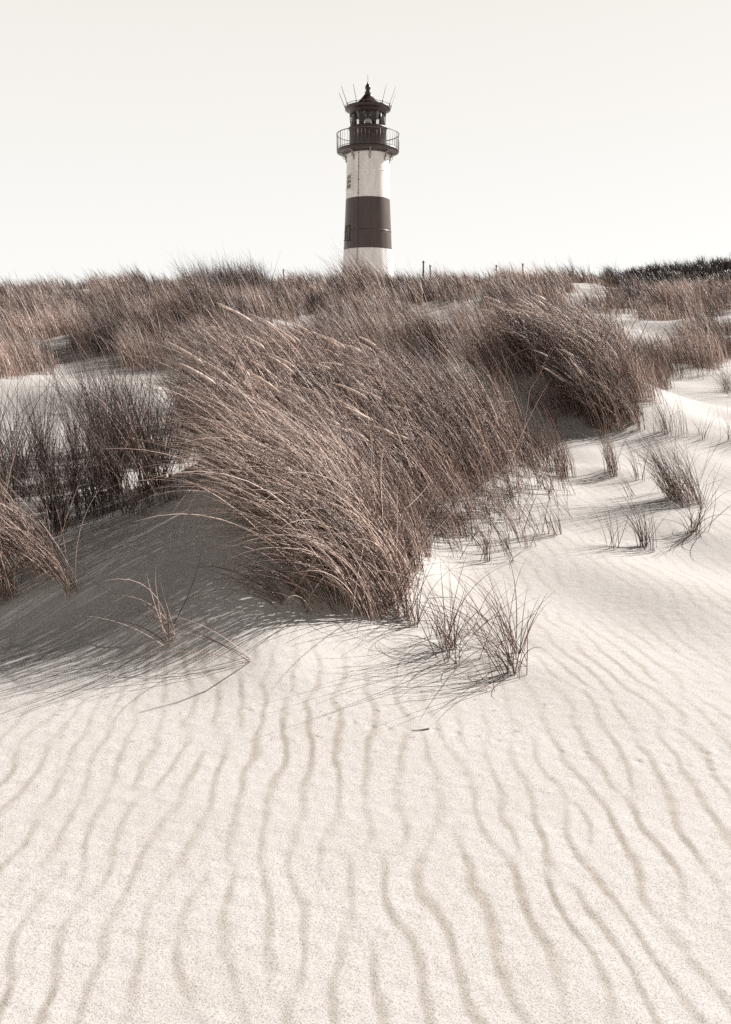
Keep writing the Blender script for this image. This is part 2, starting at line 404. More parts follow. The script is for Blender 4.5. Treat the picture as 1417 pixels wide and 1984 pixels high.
class Grass:
    """collects blades and builds them as one mesh"""
    def __init__(self): self.V = []; self.Q = []; self.T = []; self.A = []; self.n = 0
    def add(self, P, w, tint, sides, g):
        V, Q, t, a = blade_geometry(P, w, tint, sides, g)
        self.V.append(V); self.Q.append(Q + self.n); self.T.append(t); self.A.append(a); self.n += len(V)
    def build(self, name, mat, parent=None, origin=None):
        V = np.vstack(self.V)
        if origin is not None: V = V - np.asarray(origin)
        me = np_mesh(name, V, np.vstack(self.Q), True, {'tint': np.concatenate(self.T), 'along': np.concatenate(self.A)})
        o = link_mesh(name, me, mat, parent, None if (origin is None or parent is not None) else origin)
        return o

WIND = math.pi                                  # the wind blows towards -X
def on_ground(xy): return np.column_stack([xy, H0(xy[:, 0], xy[:, 1]) - 0.015])

def swept(g, base, Lm, Ls, lean=(12, 30), tip=(60, 95), azs=0.3, az0=WIND, upright=0.0, sh=None):
    n = len(base); L = np.clip(g.normal(Lm, Ls, n), Lm * 0.35, Lm * 1.7)
    az = az0 + g.normal(0, azs, n)
    th0 = np.radians(g.uniform(*lean, n)); th1 = np.radians(g.uniform(*tip, n))
    # a few blades stand or stray in any direction
    if sh is not None:                             # the blades of one shoot lean together
        k = int(sh.max()) + 1; L = L * np.clip(g.normal(1, .17, k), .5, 1.4)[sh]; az = az + g.normal(0, azs * .8, k)[sh]
        d_ = g.normal(0, .13, k)[sh]; th0 = np.maximum(th0 + d_ * .5, 0.02); th1 = th1 + d_
    m = g.random(n) < upright
    az = np.where(m, g.uniform(0, 6.28, n), az); th1 = np.where(m, np.radians(g.uniform(10, 60, n)), th1)
    return L, az, th0, th1

def inside(poly, x, y):
    c = np.zeros(x.shape, bool); n = len(poly)
    for i in range(n):
        x1, y1 = poly[i]; x2, y2 = poly[(i + 1) % n]
        if y1 == y2: continue
        c ^= ((y1 > y) != (y2 > y)) & (x < (x2 - x1) * (y - y1) / (y2 - y1) + x1)
    return c

def sample_poly(g, poly, n):
    P = np.array(poly, float); lo, hi = P.min(0), P.max(0); out = np.zeros((0, 2))
    while len(out) < n:
        q = g.uniform(lo, hi, (n * 2, 2)); out = np.vstack([out, q[inside(poly, q[:, 0], q[:, 1])]])
    return out[:n]

def seed_head(name, axis, r, parent, origin, g):
    """a marram panicle: a tapering spike along the stem's end, rough with awns"""
    m = len(axis); D = np.gradient(axis, axis=0); D /= np.linalg.norm(D, axis=1, keepdims=True)
    s = np.cross(D, [0, 0, 1.0]); s /= np.linalg.norm(s, axis=1, keepdims=True) + 1e-9; nn = np.cross(s, D)
    t = np.linspace(0, 1, m); prof = r * np.minimum(t / 0.14, 1) ** 0.7 * np.clip((1.02 - t) / 0.75, 0, 1) ** 0.6
    ns = 7; V = []
    for k in range(m):
        for q in range(ns):
            a = 2 * math.pi * q / ns; rr = prof[k] * g.uniform(0.72, 1.25)
            V.append(axis[k] + rr * (math.cos(a) * s[k] + math.sin(a) * nn[k]))
    Q = [[k * ns + q, k * ns + (q + 1) % ns, (k + 1) * ns + (q + 1) % ns, (k + 1) * ns + q] for k in range(m - 1) for q in range(ns)]
    V = np.array(V); tint = g.uniform(0.3, 1.0, len(V))
    # awns
    na = 46; kk = g.integers(1, m - 1, na); a = g.uniform(0, 6.28, na); A = []
    for i in range(na):
        k = kk[i]; o = math.cos(a[i]) * s[k] + math.sin(a[i]) * nn[k]
        p = axis[k] + o * prof[k] * 0.8
        A.append([p, p + D[k] * 0.010 + o * 0.004, p + D[k] * 0.019 + o * 0.0045])
    Va, Qa, ta, _ = blade_geometry(np.array(A), np.full(na, 0.0022), g.uniform(0.4, 1, na), 2, g)
    Q = np.vstack([np.array(Q), Qa + len(V)]); V = np.vstack([V, Va]) - np.asarray(origin); tint = np.concatenate([tint, ta])
    me = np_mesh(name, V, Q, True, {'tint': tint, 'along': np.ones(len(V))})
    return link_mesh(name, me, M_SEED, parent)

def add_seed_stems(g, gr, base, Lm, root, origin, thick=0.0125, head=(0.22, 0.34), lean=(14, 30), tip=(62, 98), az0=WIND, azs=0.22):
    L, az, th0, th1 = swept(g, base, Lm, Lm * 0.08, lean, tip, azs, az0)
    P = blade_points(base, L, az, th0, th1, 14, 1.25)
    gr.add(P[:, :12], np.full(len(base), 0.0034), g.uniform(0.35, 0.9, len(base)), 3, g)
    for i in range(len(base)):
        hl = g.uniform(*head); seg = L[i] / 14; k0 = max(7, 14 - int(round(hl / seg)))
        pts = P[i, k0:]; tt = np.linspace(0, len(pts) - 1, 9); ii = np.minimum(tt.astype(int), len(pts) - 2); f = (tt - ii)[:, None]
        seed_head('seed_head', pts[ii] * (1 - f) + pts[ii + 1] * f, thick * g.uniform(0.8, 1.2), root, origin, g)

# --- the main clump on the hummock
def main_clump():
    g = np.random.default_rng(101)
    origin = np.array([0.1, 7.0, float(H0(0.1, 7.0))])
    root = empty('marram_clump', origin)
    tag(root, 'largest windswept marram clump with pale seed heads covering the central hummock', 'grass clump', 'marram clumps on the dunes')
    gr = Grass()
    edge = [(float(p[0]), float(p[1])) for p in ground_at([750, 800, 870, 950, 1040], [1046, 1030, 1000, 955, 905])]
    poly = edge + [(1.75, 9.3), (0.8, 9.9), (-0.6, 9.4), (-1.15, 8.4), (-1.1, 7.0), (-0.80, 6.1), (-0.5, 5.75), (-0.2, 5.95)]
    xy = sample_poly(g, poly, 8800)
    # clumping: pull blades together into shoots
    cen = sample_poly(g, poly, 700); idx = g.integers(0, len(cen), len(xy))
    xy = np.where(g.random(len(xy))[:, None] < 0.75, cen[idx] + g.normal(0, 0.035, xy.shape), xy)
    b = on_ground(xy)
    L, az, th0, th1 = swept(g, b, 0.82, 0.15, (8, 28), (44, 90), 0.29, WIND + 0.05, 0.02, sh=idx)
    # ragged outer stems stepping down on to the sand
    right = sstep(0.3, 1.4, b[:, 0]); L *= 1 + 0.06 * right; th1 -= 0.25 * right
    P = blade_points(b, L, az, th0, th1, 9, 1.15, g.normal(0, 0.25, len(b)))
    gr.add(P, g.uniform(0.0040, 0.0090, len(b)), np.clip(g.beta(0.9, 1.35, len(b)) + 0.13 * wave_noise(b[:, 0], b[:, 1], .7, 55), 0, 1), 3, g)
    f0 = np.array([(edge[0][0] - .05, edge[0][1] - .15)] + edge); tt = g.uniform(0, 5, 95); ii = tt.astype(int); fr = (tt - ii)[:, None]
    ff = np.minimum(ii + 1, 5); sx = f0[ii] * (1 - fr) + f0[ff] * fr + np.column_stack([np.abs(g.normal(0, .13, 95)), -np.abs(g.normal(0, .12, 95))])
    sh = np.repeat(np.arange(95), 7); b2 = on_ground(sx[sh] + g.normal(0, .022, (len(sh), 2)))
    L, az, th0, th1 = swept(g, b2, 0.46, 0.12, (2, 30), (25, 85), 0.4, WIND, 0.12, sh=sh)
    gr.add(blade_points(b2, L, az, th0, th1, 8, 1.15), g.uniform(.0036, .0066, len(b2)), g.beta(1.1, 1.5, len(b2)), 3, g)
    # long pale stalks arching out over the crest
    sx = sample_poly(g, [(-1.0, 6.2), (0.2, 6.2), (0.8, 7.0), (1.2, 8.0), (0.4, 9.0), (-0.9, 8.4)], 260); b3 = on_ground(sx)
    L, az, th0, th1 = swept(g, b3, 1.12, 0.10, (10, 28), (66, 104), 0.2, WIND)
    gr.add(blade_points(b3, L, az, th0, th1, 11, 1.2), g.uniform(.005, .008, len(b3)), g.uniform(.7, 1, len(b3)), 3, g)
    sb = np.vstack([sample_poly(g, [(-0.45, 6.9), (0.8, 6.9), (1.2, 7.8), (0.5, 8.4), (-0.4, 8.3)], 64),
                    sample_poly(g, [(-0.45, 5.9), (0.25, 6.1), (0.65, 6.8), (-0.45, 6.9)], 34)])
    add_seed_stems(g, gr, on_ground(sb), 1.27, root, origin)
    gr.build('leaves', M_GRASS, root, origin)
main_clump()

def front_clump():
    g = np.random.default_rng(102)
    origin = np.array([0.0, 5.2, float(H0(0.0, 5.2))])
    root = empty('marram_clump', origin)
    tag(root, 'arching marram clump in front of the main hummock, bleached straw at its roots', 'grass clump', 'marram clumps on the dunes')
    gr = Grass()
    poly = [(0.22, 4.85), (0.30, 5.3), (0.30, 5.75), (-0.1, 5.9), (-0.55, 5.7), (-0.62, 5.1), (-0.50, 4.72), (-0.20, 4.55), (0.08, 4.60)]
    n = 4000; xy = sample_poly(g, poly, n); cen = sample_poly(g, poly, 190)
    bias = g.random(len(cen)) < 0.55; cen[bias, 0] = g.normal(0.08, 0.14, bias.sum())
    cen = cen[inside(poly, cen[:, 0], cen[:, 1])]
    idx = g.integers(0, len(cen), n); xy = np.where(g.random(n)[:, None] < 0.8, cen[idx] + g.normal(0, 0.03, xy.shape), xy)
    b = on_ground(xy)
    L, az, th0, th1 = swept(g, b, 0.80, 0.16, (6, 32), (66, 112), 0.29, WIND + 0.15, 0.02, sh=idx)
    P = blade_points(b, L, az, th0, th1, 10, 1.1, g.normal(0, 0.3, n))
    gr.add(P, g.uniform(0.0034, 0.0075, n), np.clip(g.beta(1.1, 1.0, n), 0, 1), 3, g)
    sb = sample_poly(g, [(0.2, 5.1), (0.28, 5.9), (-0.3, 5.9), (-0.3, 5.2)], 12)
    add_seed_stems(g, gr, on_ground(sb), 0.95, root, origin, tip=(75, 105))
    gr.build('leaves', M_STRAW, root, origin)
front_clump()

# --- further clumps and tufts: place by where their roots meet the ground
def clump(label, foot, n, Lm, lean, tip, azs, mat, az0=WIND, seeds=0, w=(0.003, 0.006), shoots=None, group='marram clumps on the dunes', name='marram_clump', cat='grass clump', upright=0.1, seed=0, sides=3, nseg=8, p=1.15):
    """foot: pixel outline of where the roots stand"""
    g = np.random.default_rng(1000 + seed)
    q = sample_poly(g, foot, shoots or max(1, n // 12)); C = ground_at(q[:, 0], q[:, 1])
    idx = g.integers(0, len(C), n); sc = 0.012 + 0.004 * C[idx, 1]
    xy = C[idx, :2] + g.normal(0, 1, (n, 2)) * sc[:, None] * 0.6
    b = on_ground(xy); o0 = b.mean(0); origin = np.array([o0[0], o0[1], float(H0(o0[0], o0[1]))])
    gr = Grass()
    L, az, th0, th1 = swept(g, b, Lm, Lm * 0.22, lean, tip, azs, az0, upright, sh=idx)
    P = blade_points(b, L, az, th0, th1, nseg, p, g.normal(0, 0.3, n))
    gr.add(P, g.uniform(*w, n), np.clip(g.beta(1.1, 1.5, n) + 0.12 * wave_noise(b[:, 0], b[:, 1], .6, 56), 0, 1), sides, g)
    if seeds:
        root = empty(name, origin); sb = b[g.integers(0, n, seeds)]
        add_seed_stems(g, gr, sb, Lm * 1.25, root, origin, thick=0.012, lean=lean, tip=tip, az0=az0)
        gr.build('leaves', mat, root, origin); o = root
    else:
        o = gr.build(name, mat, None, origin)
    tag(o, label, cat, group)
    return o

CL = 'marram clumps on the dunes'
clump('low marram clump leaning left at the left edge above the rippled sand', [(-60, 1070), (60, 1065), (150, 1115), (148, 1150), (60, 1140), (20, 1170), (-60, 1175)], 640, 0.60, (8, 35), (45, 95), 0.5, M_GRASS, seed=1, w=(.003, .0055))
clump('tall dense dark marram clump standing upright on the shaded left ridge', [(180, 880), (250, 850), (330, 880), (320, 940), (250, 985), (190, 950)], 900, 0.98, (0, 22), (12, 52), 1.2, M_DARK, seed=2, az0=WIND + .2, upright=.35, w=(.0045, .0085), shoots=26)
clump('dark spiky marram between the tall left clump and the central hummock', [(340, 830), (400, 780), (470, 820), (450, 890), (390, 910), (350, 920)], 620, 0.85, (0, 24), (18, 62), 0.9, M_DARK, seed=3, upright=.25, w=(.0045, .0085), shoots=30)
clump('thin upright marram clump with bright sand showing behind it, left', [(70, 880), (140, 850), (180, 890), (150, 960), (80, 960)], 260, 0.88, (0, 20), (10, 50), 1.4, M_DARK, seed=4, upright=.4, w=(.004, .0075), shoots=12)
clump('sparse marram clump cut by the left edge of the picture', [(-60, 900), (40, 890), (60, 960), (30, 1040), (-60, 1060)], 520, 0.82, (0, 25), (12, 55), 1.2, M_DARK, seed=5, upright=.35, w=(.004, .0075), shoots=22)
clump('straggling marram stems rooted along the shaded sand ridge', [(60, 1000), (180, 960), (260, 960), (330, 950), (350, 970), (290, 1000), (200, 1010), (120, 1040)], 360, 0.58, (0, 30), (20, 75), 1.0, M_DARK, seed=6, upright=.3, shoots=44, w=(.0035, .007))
clump('windswept marram clump with a dark hollow on the second hummock at right', [(1000, 690), (1060, 655), (1180, 670), (1245, 735), (1240, 790), (1160, 770), (1090, 745), (1030, 730)], 1250, 1.0, (10, 30), (58, 100), 0.28, M_GRASS, seed=7, seeds=26, w=(.006, .013), shoots=190)
clump('round bronze marram clump ending above the bare sand, right of the second hummock', [(1130, 800), (1190, 770), (1245, 800), (1245, 838), (1180, 842), (1130, 825)], 520, 0.80, (6, 26), (38, 82), 0.32, M_GRASS, seed=8, seeds=8, w=(.005, .010))
clump('low pinkish feathery marram beside the dark hollow, rooted in sand', [(1030, 790), (1100, 770), (1140, 800), (1120, 835), (1060, 830)], 300, 0.46, (4, 24), (30, 75), 0.5, M_FAR, seed=9, w=(.003, .006))
clump('loose line of marram stems fringing the right foot of the central hummock', [(1000, 905), (1050, 870), (1085, 885), (1115, 925), (1090, 930), (1040, 912)], 190, 0.50, (2, 20), (20, 60), 0.35, M_RED, seed=10, w=(.0042, .007), shoots=34)
clump('thin reddish marram scattered on the sand below the central hummock', [(800, 1062), (880, 1012), (960, 968), (1050, 925), (1110, 960), (1090, 1040), (1000, 1085), (900, 1085), (800, 1095)], 330, 0.42, (5, 40), (40, 95), 0.55, M_RED, seed=11, w=(.0034, .006), shoots=66)
clump('sprawling dark marram stems trailing over the sand round the reddish fountain-like tuft', [(790, 1205), (870, 1225), (905, 1335), (1015, 1352), (1025, 1250), (950, 1190)], 50, 0.48, (15, 60), (60, 108), 0.75, M_RED, seed=14, az0=WIND + .5, w=(.003, .0055), shoots=20)
clump('dense upper foot fringe of short marram under the overhanging main clump', [(755, 1040), (850, 1000), (940, 955), (1000, 920), (1010, 895), (930, 890), (800, 970)], 420, 0.46, (5, 30), (35, 80), 0.4, M_GRASS, seed=12, w=(.003, .0055))

clump('thin row of marram stems along the top of the striped sand slope', [(790, 602), (850, 586), (925, 586), (930, 600), (850, 600)], 80, 0.55, (2, 20), (20, 60), 0.4, M_FAR, seed=13, w=(.006, .012), shoots=30, sides=2)
TF = 'marram tufts on the open sand'
def tuft(label, foot, n, Lm, lean, tip, azs, seed, az0=WIND, mat=M_RED, w=(.0040, .0068), upright=0.15, shoots=None, **k):
    return clump(label, foot, n, Lm, lean, tip, azs, mat, az0=az0, w=w, shoots=shoots or max(3, n // 6), group=TF, name='marram_tuft', cat='grass tuft', upright=upright, seed=seed, nseg=9, **k)
def spot(x, y, r=14, ry=None):
    ry = ry or r * 0.6
    return [(x + r * math.cos(a), y + ry * math.sin(a)) for a in np.linspace(0, 6.28, 9)[:-1]]
tuft('reddish fountain-like marram tuft nearest the camera, alone on rippled sand', spot(992, 1278, 30, 62), 44, 0.46, (4, 42), (40, 105), 0.85, 40, upright=.3, shoots=15)
tuft('spindly twin-stemmed marram tuft left of the reddish fountain-like tuft', spot(846, 1262, 40, 34), 34, 0.38, (4, 44), (35, 105), 1.3, 41, upright=.4, shoots=11)
tuft('leafy windblown marram tuft farthest right, leaning over its own shadow', [(1280, 955), (1330, 945), (1385, 985), (1360, 990), (1300, 980)], 210, 0.60, (8, 34), (35, 75), 0.35, 42, w=(.003, .0055), shoots=28)
tuft('upright slim marram tuft in front of the bronze clump, bare sand around', [(1180, 905), (1205, 905), (1210, 925), (1185, 922)], 52, 0.52, (6, 22), (20, 50), 0.4, 43)
tuft('few short marram stems just right of the upright slim tuft', spot(1236, 928, 10), 14, 0.40, (4, 20), (20, 50), 0.4, 44)
tuft('two bent marram stems low on the sand, middle of the small lower tufts', spot(1180, 1062, 16, 8), 9, 0.34, (0, 20), (20, 60), 0.9, 45)
tuft('short bunched marram tuft with a long thin shadow, between two thinner tufts', spot(1255, 1062, 14, 9), 34, 0.36, (0, 24), (15, 60), 0.9, 46)
tuft('splayed thin marram tuft lowest on the right, blades lying on sand', spot(1345, 1035, 22, 12), 32, 0.34, (0, 40), (40, 100), 1.6, 47, upright=.5)
tuft('bent single marram stems beside the large leafy tuft', spot(1222, 965, 12, 6), 8, 0.32, (10, 30), (30, 75), 0.5, 48)
tuft('small reddish marram sprig below the scattered thin marram', spot(938, 1085, 10, 8), 12, 0.22, (0, 20), (10, 45), 1.5, 49)
tuft('lone marram stem pair at the sand edge below the scattered thin marram', spot(990, 1090, 6, 6), 6, 0.36, (5, 25), (40, 80), 0.6, 50)
tuft('row of thin marram stems at the end of the scattered reddish patch', spot(1075, 1040, 16, 10), 18, 0.38, (2, 25), (20, 70), 0.5, 51)
tuft('pale marram tuft lying in the deep shade of the front clump', spot(335, 1240, 8, 6), 12, 0.50, (5, 50), (45, 88), 1.1, 52, mat=M_GRASS, upright=.3)
tuft('long bowed pale marram stalks reaching left over the shaded sand edge', spot(486, 1280, 5, 4), 5, 0.62, (40, 60), (80, 96), 0.14, 53, mat=M_GRASS, upright=0, shoots=2)
tuft('fringe of pale marram roots at the corner of the arching front clump', [(735, 1110), (775, 1150), (815, 1215), (770, 1205), (740, 1165)], 170, 0.36, (0, 40), (40, 100), 0.9, 54, mat=M_GRASS, upright=.3)
tuft('loose marram stems fallen forward below the arching front clump', [(500, 1160), (620, 1150), (700, 1165), (640, 1190), (540, 1190)], 70, 0.42, (20, 50), (70, 105), 0.5, 55, az0=WIND + .3, mat=M_GRASS)
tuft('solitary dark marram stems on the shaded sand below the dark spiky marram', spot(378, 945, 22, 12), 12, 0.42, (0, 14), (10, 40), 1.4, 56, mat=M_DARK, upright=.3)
tuft('thin marram stems on the sand behind the leafy windblown tuft', [(1270, 835), (1320, 825), (1330, 850), (1280, 852)], 60, 0.45, (4, 22), (20, 60), 0.5, 57, w=(.0035, .006))
tuft('tiny marram sprig on bright sand near the right edge, upper', spot(1362, 845, 12, 6), 14, 0.34, (0, 26), (10, 50), 1.5, 58, w=(.0035, .006))
tuft('small marram sprig cut by the right edge of the picture', spot(1415, 858, 12, 7), 16, 0.40, (0, 26), (15, 60), 1.4, 59, w=(.0035, .006))
tuft('windblown marram tuft with a broad shadow, upper right sand edge', [(1390, 750), (1450, 745), (1470, 775), (1400, 772)], 90, 0.5, (10, 35), (40, 80), 0.4, 60, w=(.004, .007))
tuft('young marram stems in a loose row, upper right below the far grass', [(1290, 715), (1340, 725), (1380, 715), (1370, 740), (1310, 738)], 80, 0.48, (4, 20), (15, 55), 0.5, 61, w=(.004, .007), shoots=16)

# --- the grass that covers the dunes behind: nobody could count it
BARE = [
    [(-600, 738), (0, 732), (105, 722), (120, 692), (228, 692), (242, 724), (318, 726), (345, 696), (400, 720), (430, 800), (420, 2000), (-600, 2000)],
    [(1225, 2000), (1235, 845), (1248, 795), (1285, 752), (1308, 694), (1375, 722), (1420, 690), (2100, 670), (2100, 2000)],
    [(400, 760), (700, 700), (905, 700), (960, 770), (1240, 835), (1240, 2000), (400, 2000)],
    [(775, 670), (790, 605), (850, 592), (912, 592), (920, 640), (890, 670)],
    [(556, 655), (575, 606), (645, 600), (665, 650)],
    [(1095, 600), (1105, 562), (1160, 558), (1180, 600)],
    [(1150, 655), (1165, 610), (1235, 604), (1255, 660)],
    [(1195, 700), (1210, 636), (1290, 622), (1345, 660), (1290, 700)],
    [(1370, 665), (1385, 606), (1450, 600), (1460, 660)],
    [(890, 600), (930, 560), (960, 575), (930, 610)],
    [(90, 612), (115, 606), (125, 618), (95, 622)],
    [(280, 566), (310, 558), (325, 572), (290, 576)],
]
def field(name, label, px0, px1, r0, r1, ntuft, per, seed, mat, hm=0.62, mound_xy=None, seeds=0.0):
    g = np.random.default_rng(seed)
    u = g.uniform(px0, px1, ntuft * 3); r = np.exp(g.uniform(math.log(r0), math.log(r1), ntuft * 3))
    y = r; x = (u - 708.5) / F * y * 0.99
    P = np.column_stack([x, y, H0(x, y)]); px, py = project(P)
    ok = np.ones(len(x), bool)
    for b in BARE: ok &= ~inside(b, px + g.normal(0, 7, len(px)), py + g.normal(0, 3.5, len(px)))
    dn = wave_noise(x, y, 2.4, seed + 5) + 0.7 * wave_noise(x, y, 0.9, seed + 6)
    ok &= g.random(len(x)) < np.clip(0.55 + 0.6 * dn, 0.02, 1)
    P = P[ok][:ntuft]; n = len(P)
    hs = np.clip(1 + 0.28 * wave_noise(P[:, 0], P[:, 1], 2.6, seed + 7) + g.normal(0, 0.15, n), 0.4, 1.7)
    ts = -0.04 + 0.24 * wave_noise(P[:, 0], P[:, 1], 3.7, seed + 8) + g.normal(0, 0.10, n)
    idx = np.repeat(np.arange(n), per); N_ = len(idx); rr = P[idx, 1]
    xy = P[idx, :2] + g.normal(0, 1, (N_, 2)) * (0.03 + 0.004 * rr)[:, None]
    b = on_ground(xy)
    L = hm * hs[idx] * np.clip(g.normal(1, 0.2, N_), 0.4, 1.6)
    saz = g.normal(0, 0.25, n)
    az = WIND + saz[idx] + g.normal(0, 0.5, N_); th0 = np.radians(g.uniform(2, 24, N_)); th1 = np.radians(g.uniform(18, 68, N_))
    Pt = blade_points(b, L, az, th0, th1, 5, 1.2)
    wd = np.maximum(0.0050, 0.00055 * rr) * g.uniform(0.75, 1.3, N_)
    gr = Grass(); gr.add(Pt, wd, np.clip(g.beta(1.1, 1.5, N_) + ts[idx], 0, 1), 2, g)
    o = gr.build(name, mat)
    return tag(o, label, 'dune grass', kind='stuff')
field('dune_grass', 'brownish marram covering the dunes on the left behind the bare sand', -500, 430, 11, 62, 4200, 15, 201, M_FAR)
field('dune_grass', 'brownish marram covering the middle dunes below the lighthouse', 380, 860, 10.5, 62, 3400, 15, 202, M_FAR)
field('dune_grass', 'thick marram covering the right-hand dunes up to the crest', 840, 1950, 10.5, 66, 5600, 15, 203, M_FAR)

def heath():
    g = np.random.default_rng(301); n = 9000
    x = g.uniform(10, 120, n); y = g.uniform(96, 140, n); z = H0(x, y); k = z > 5.5; x, y = x[k], y[k]; n = len(x)
    idx = np.repeat(np.arange(n), 12); N_ = len(idx)
    b = on_ground(np.column_stack([x, y])[idx] + g.normal(0, 0.35, (N_, 2)))
    hs = np.clip(1.1 + 0.55 * wave_noise(x, y, 5, 302) + g.normal(0, .2, n), .3, 2.2)
    P = blade_points(b, 1.0 * hs[idx] * g.uniform(.6, 1.2, N_), WIND + g.normal(0, 1.0, N_), np.radians(g.uniform(0, 20, N_)), np.radians(g.uniform(15, 70, N_)), 4)
    gr = Grass(); gr.add(P, g.uniform(0.05, 0.11, N_), g.beta(1.5, 2.5, N_), 2, g)
    tag(gr.build('dark_heath', M_HEATH), 'dark low heath covering the far hill on the right skyline', 'heath', kind='stuff')
heath()
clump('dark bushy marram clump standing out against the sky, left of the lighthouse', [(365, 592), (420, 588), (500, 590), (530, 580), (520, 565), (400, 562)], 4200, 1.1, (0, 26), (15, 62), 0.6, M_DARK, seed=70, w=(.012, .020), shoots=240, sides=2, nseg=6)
clump('tall pale-tipped marram clump hiding the foot of the lighthouse', [(655, 566), (700, 560), (770, 568), (760, 580), (670, 580)], 700, 1.3, (4, 24), (35, 75), 0.3, M_FAR, seed=71, upright=0.0, w=(.014, .026), shoots=80, sides=2, nseg=7)
clump('marram clump with a bare shaded foot at the far left, nearest the sand', [(-60, 722), (20, 715), (105, 712), (100, 690), (0, 680), (-60, 680)], 800, 0.80, (2, 26), (20, 65), 0.5, M_FAR, seed=72, w=(.005, .009), sides=2)
clump('marram clump above the shaded sand hollow, left', [(135, 688), (180, 684), (225, 686), (220, 660), (140, 660)], 520, 0.72, (2, 24), (15, 55), 0.6, M_FAR, seed=73, w=(.005, .009), sides=2)
clump('fan-shaped marram clump casting a shadow on the left sand', [(248, 718), (290, 722), (322, 716), (330, 690), (260, 690)], 560, 0.74, (2, 28), (20, 65), 0.6, M_FAR, seed=74, w=(.005, .009), sides=2)

def litter():
    g = np.random.default_rng(401)
    q = np.vstack([sample_poly(g, [(60, 1330), (480, 1330), (800, 1250), (1080, 1300), (1100, 1420), (500, 1460), (60, 1430)], 60), sample_poly(g, [(820, 1000), (1300, 1000), (1380, 1100), (900, 1150)], 40)])
    b = ground_at(q[:, 0], q[:, 1]); b[:, 2] += 0.003; n = len(b)
    P = blade_points(b, g.uniform(.006, .035, n), g.normal(WIND + .4, .8, n), np.full(n, 1.5), np.full(n, 1.62), 3)
    gr = Grass(); gr.add(P, g.uniform(.0012, .0024, n), g.beta(1, 1.4, n), 3, g)
    tag(gr.build('straw_litter', M_RED), 'tiny bits of broken straw strewn on the rippled sand', 'straw', kind='stuff')
litter()

# ------------------------------------------------------------------ the lighthouse
import bmesh
LY = 75.0
def row_z(row): return CAM_Z + LY * math.tan(math.atan((992 - row) / F) - R(PITCH))
def hw(row, px): return px * (LY * cp - (row_z(row) - CAM_Z) * sp) / F
LX = (713 - 708.5) / F * (LY * cp - (row_z(380) - CAM_Z) * sp)
LB = 4.2                                                    # ground level at its foot
def pr(row, px): return (hw(row, px), row_z(row) - LB)

def bm_lathe(bm, prof, n=64, mat=0, cap_bottom=False, cap_top=False, smooth=True):
    rings = [[bm.verts.new((r * math.cos(2 * math.pi * i / n), r * math.sin(2 * math.pi * i / n), z)) for i in range(n)] for r, z in prof]
    for a, b in zip(rings, rings[1:]):
        for i in range(n):
            f = bm.faces.new((a[i], a[(i + 1) % n], b[(i + 1) % n], b[i])); f.material_index = mat; f.smooth = smooth
    if cap_bottom: bm.faces.new(rings[0][::-1]).material_index = mat
    if cap_top: bm.faces.new(rings[-1]).material_index = mat
def bm_tube(bm, pts, r, n=8, closed=False, mat=0):
    pts = [Vector(p) for p in pts]; m = len(pts); rings = []
    rad = r if hasattr(r, '__len__') else [r] * m
    for k in range(m):
        d = (pts[(k + 1) % m] - pts[k - 1]) if closed else (pts[min(k + 1, m - 1)] - pts[max(k - 1, 0)])
        d.normalize(); ref = Vector((0, 0, 1)) if abs(d.z) < 0.9 else Vector((1, 0, 0))
        s = d.cross(ref).normalized(); u = s.cross(d)
        rings.append([bm.verts.new(pts[k] + float(rad[k]) * (math.cos(2 * math.pi * i / n) * s + math.sin(2 * math.pi * i / n) * u)) for i in range(n)])
    for k in range(m if closed else m - 1):
        a, b = rings[k], rings[(k + 1) % m]
        for i in range(n):
            f = bm.faces.new((a[i], a[(i + 1) % n], b[(i + 1) % n], b[i])); f.smooth = True; f.material_index = mat
    if not closed: bm.faces.new(rings[0][::-1]); bm.faces.new(rings[-1])
def bm_box(bm, M, sx, sy, sz, mat=0):
    v = [bm.verts.new(M @ Vector((x * sx / 2, y * sy / 2, z * sz / 2))) for x in (-1, 1) for y in (-1, 1) for z in (-1, 1)]
    for q in ((0, 1, 3, 2), (4, 6, 7, 5), (0, 4, 5, 1), (2, 3, 7, 6), (0, 2, 6, 4), (1, 5, 7, 3)):
        bm.faces.new([v[i] for i in q]).material_index = mat
def bm_obj(name, bm, mat, parent, loc=None):
    bmesh.ops.recalc_face_normals(bm, faces=bm.faces)
    me = bpy.data.meshes.new(name); bm.to_mesh(me); bm.free()
    return link_mesh(name, me, mat, parent, loc)

def tower_radius(z):
    P = [pr(720, 62), pr(520, 49.2), pr(485, 46.6), pr(386, 42.6), pr(302, 40.8)]
    return float(np.interp(z, [p[1] for p in P], [p[0] for p in P]))

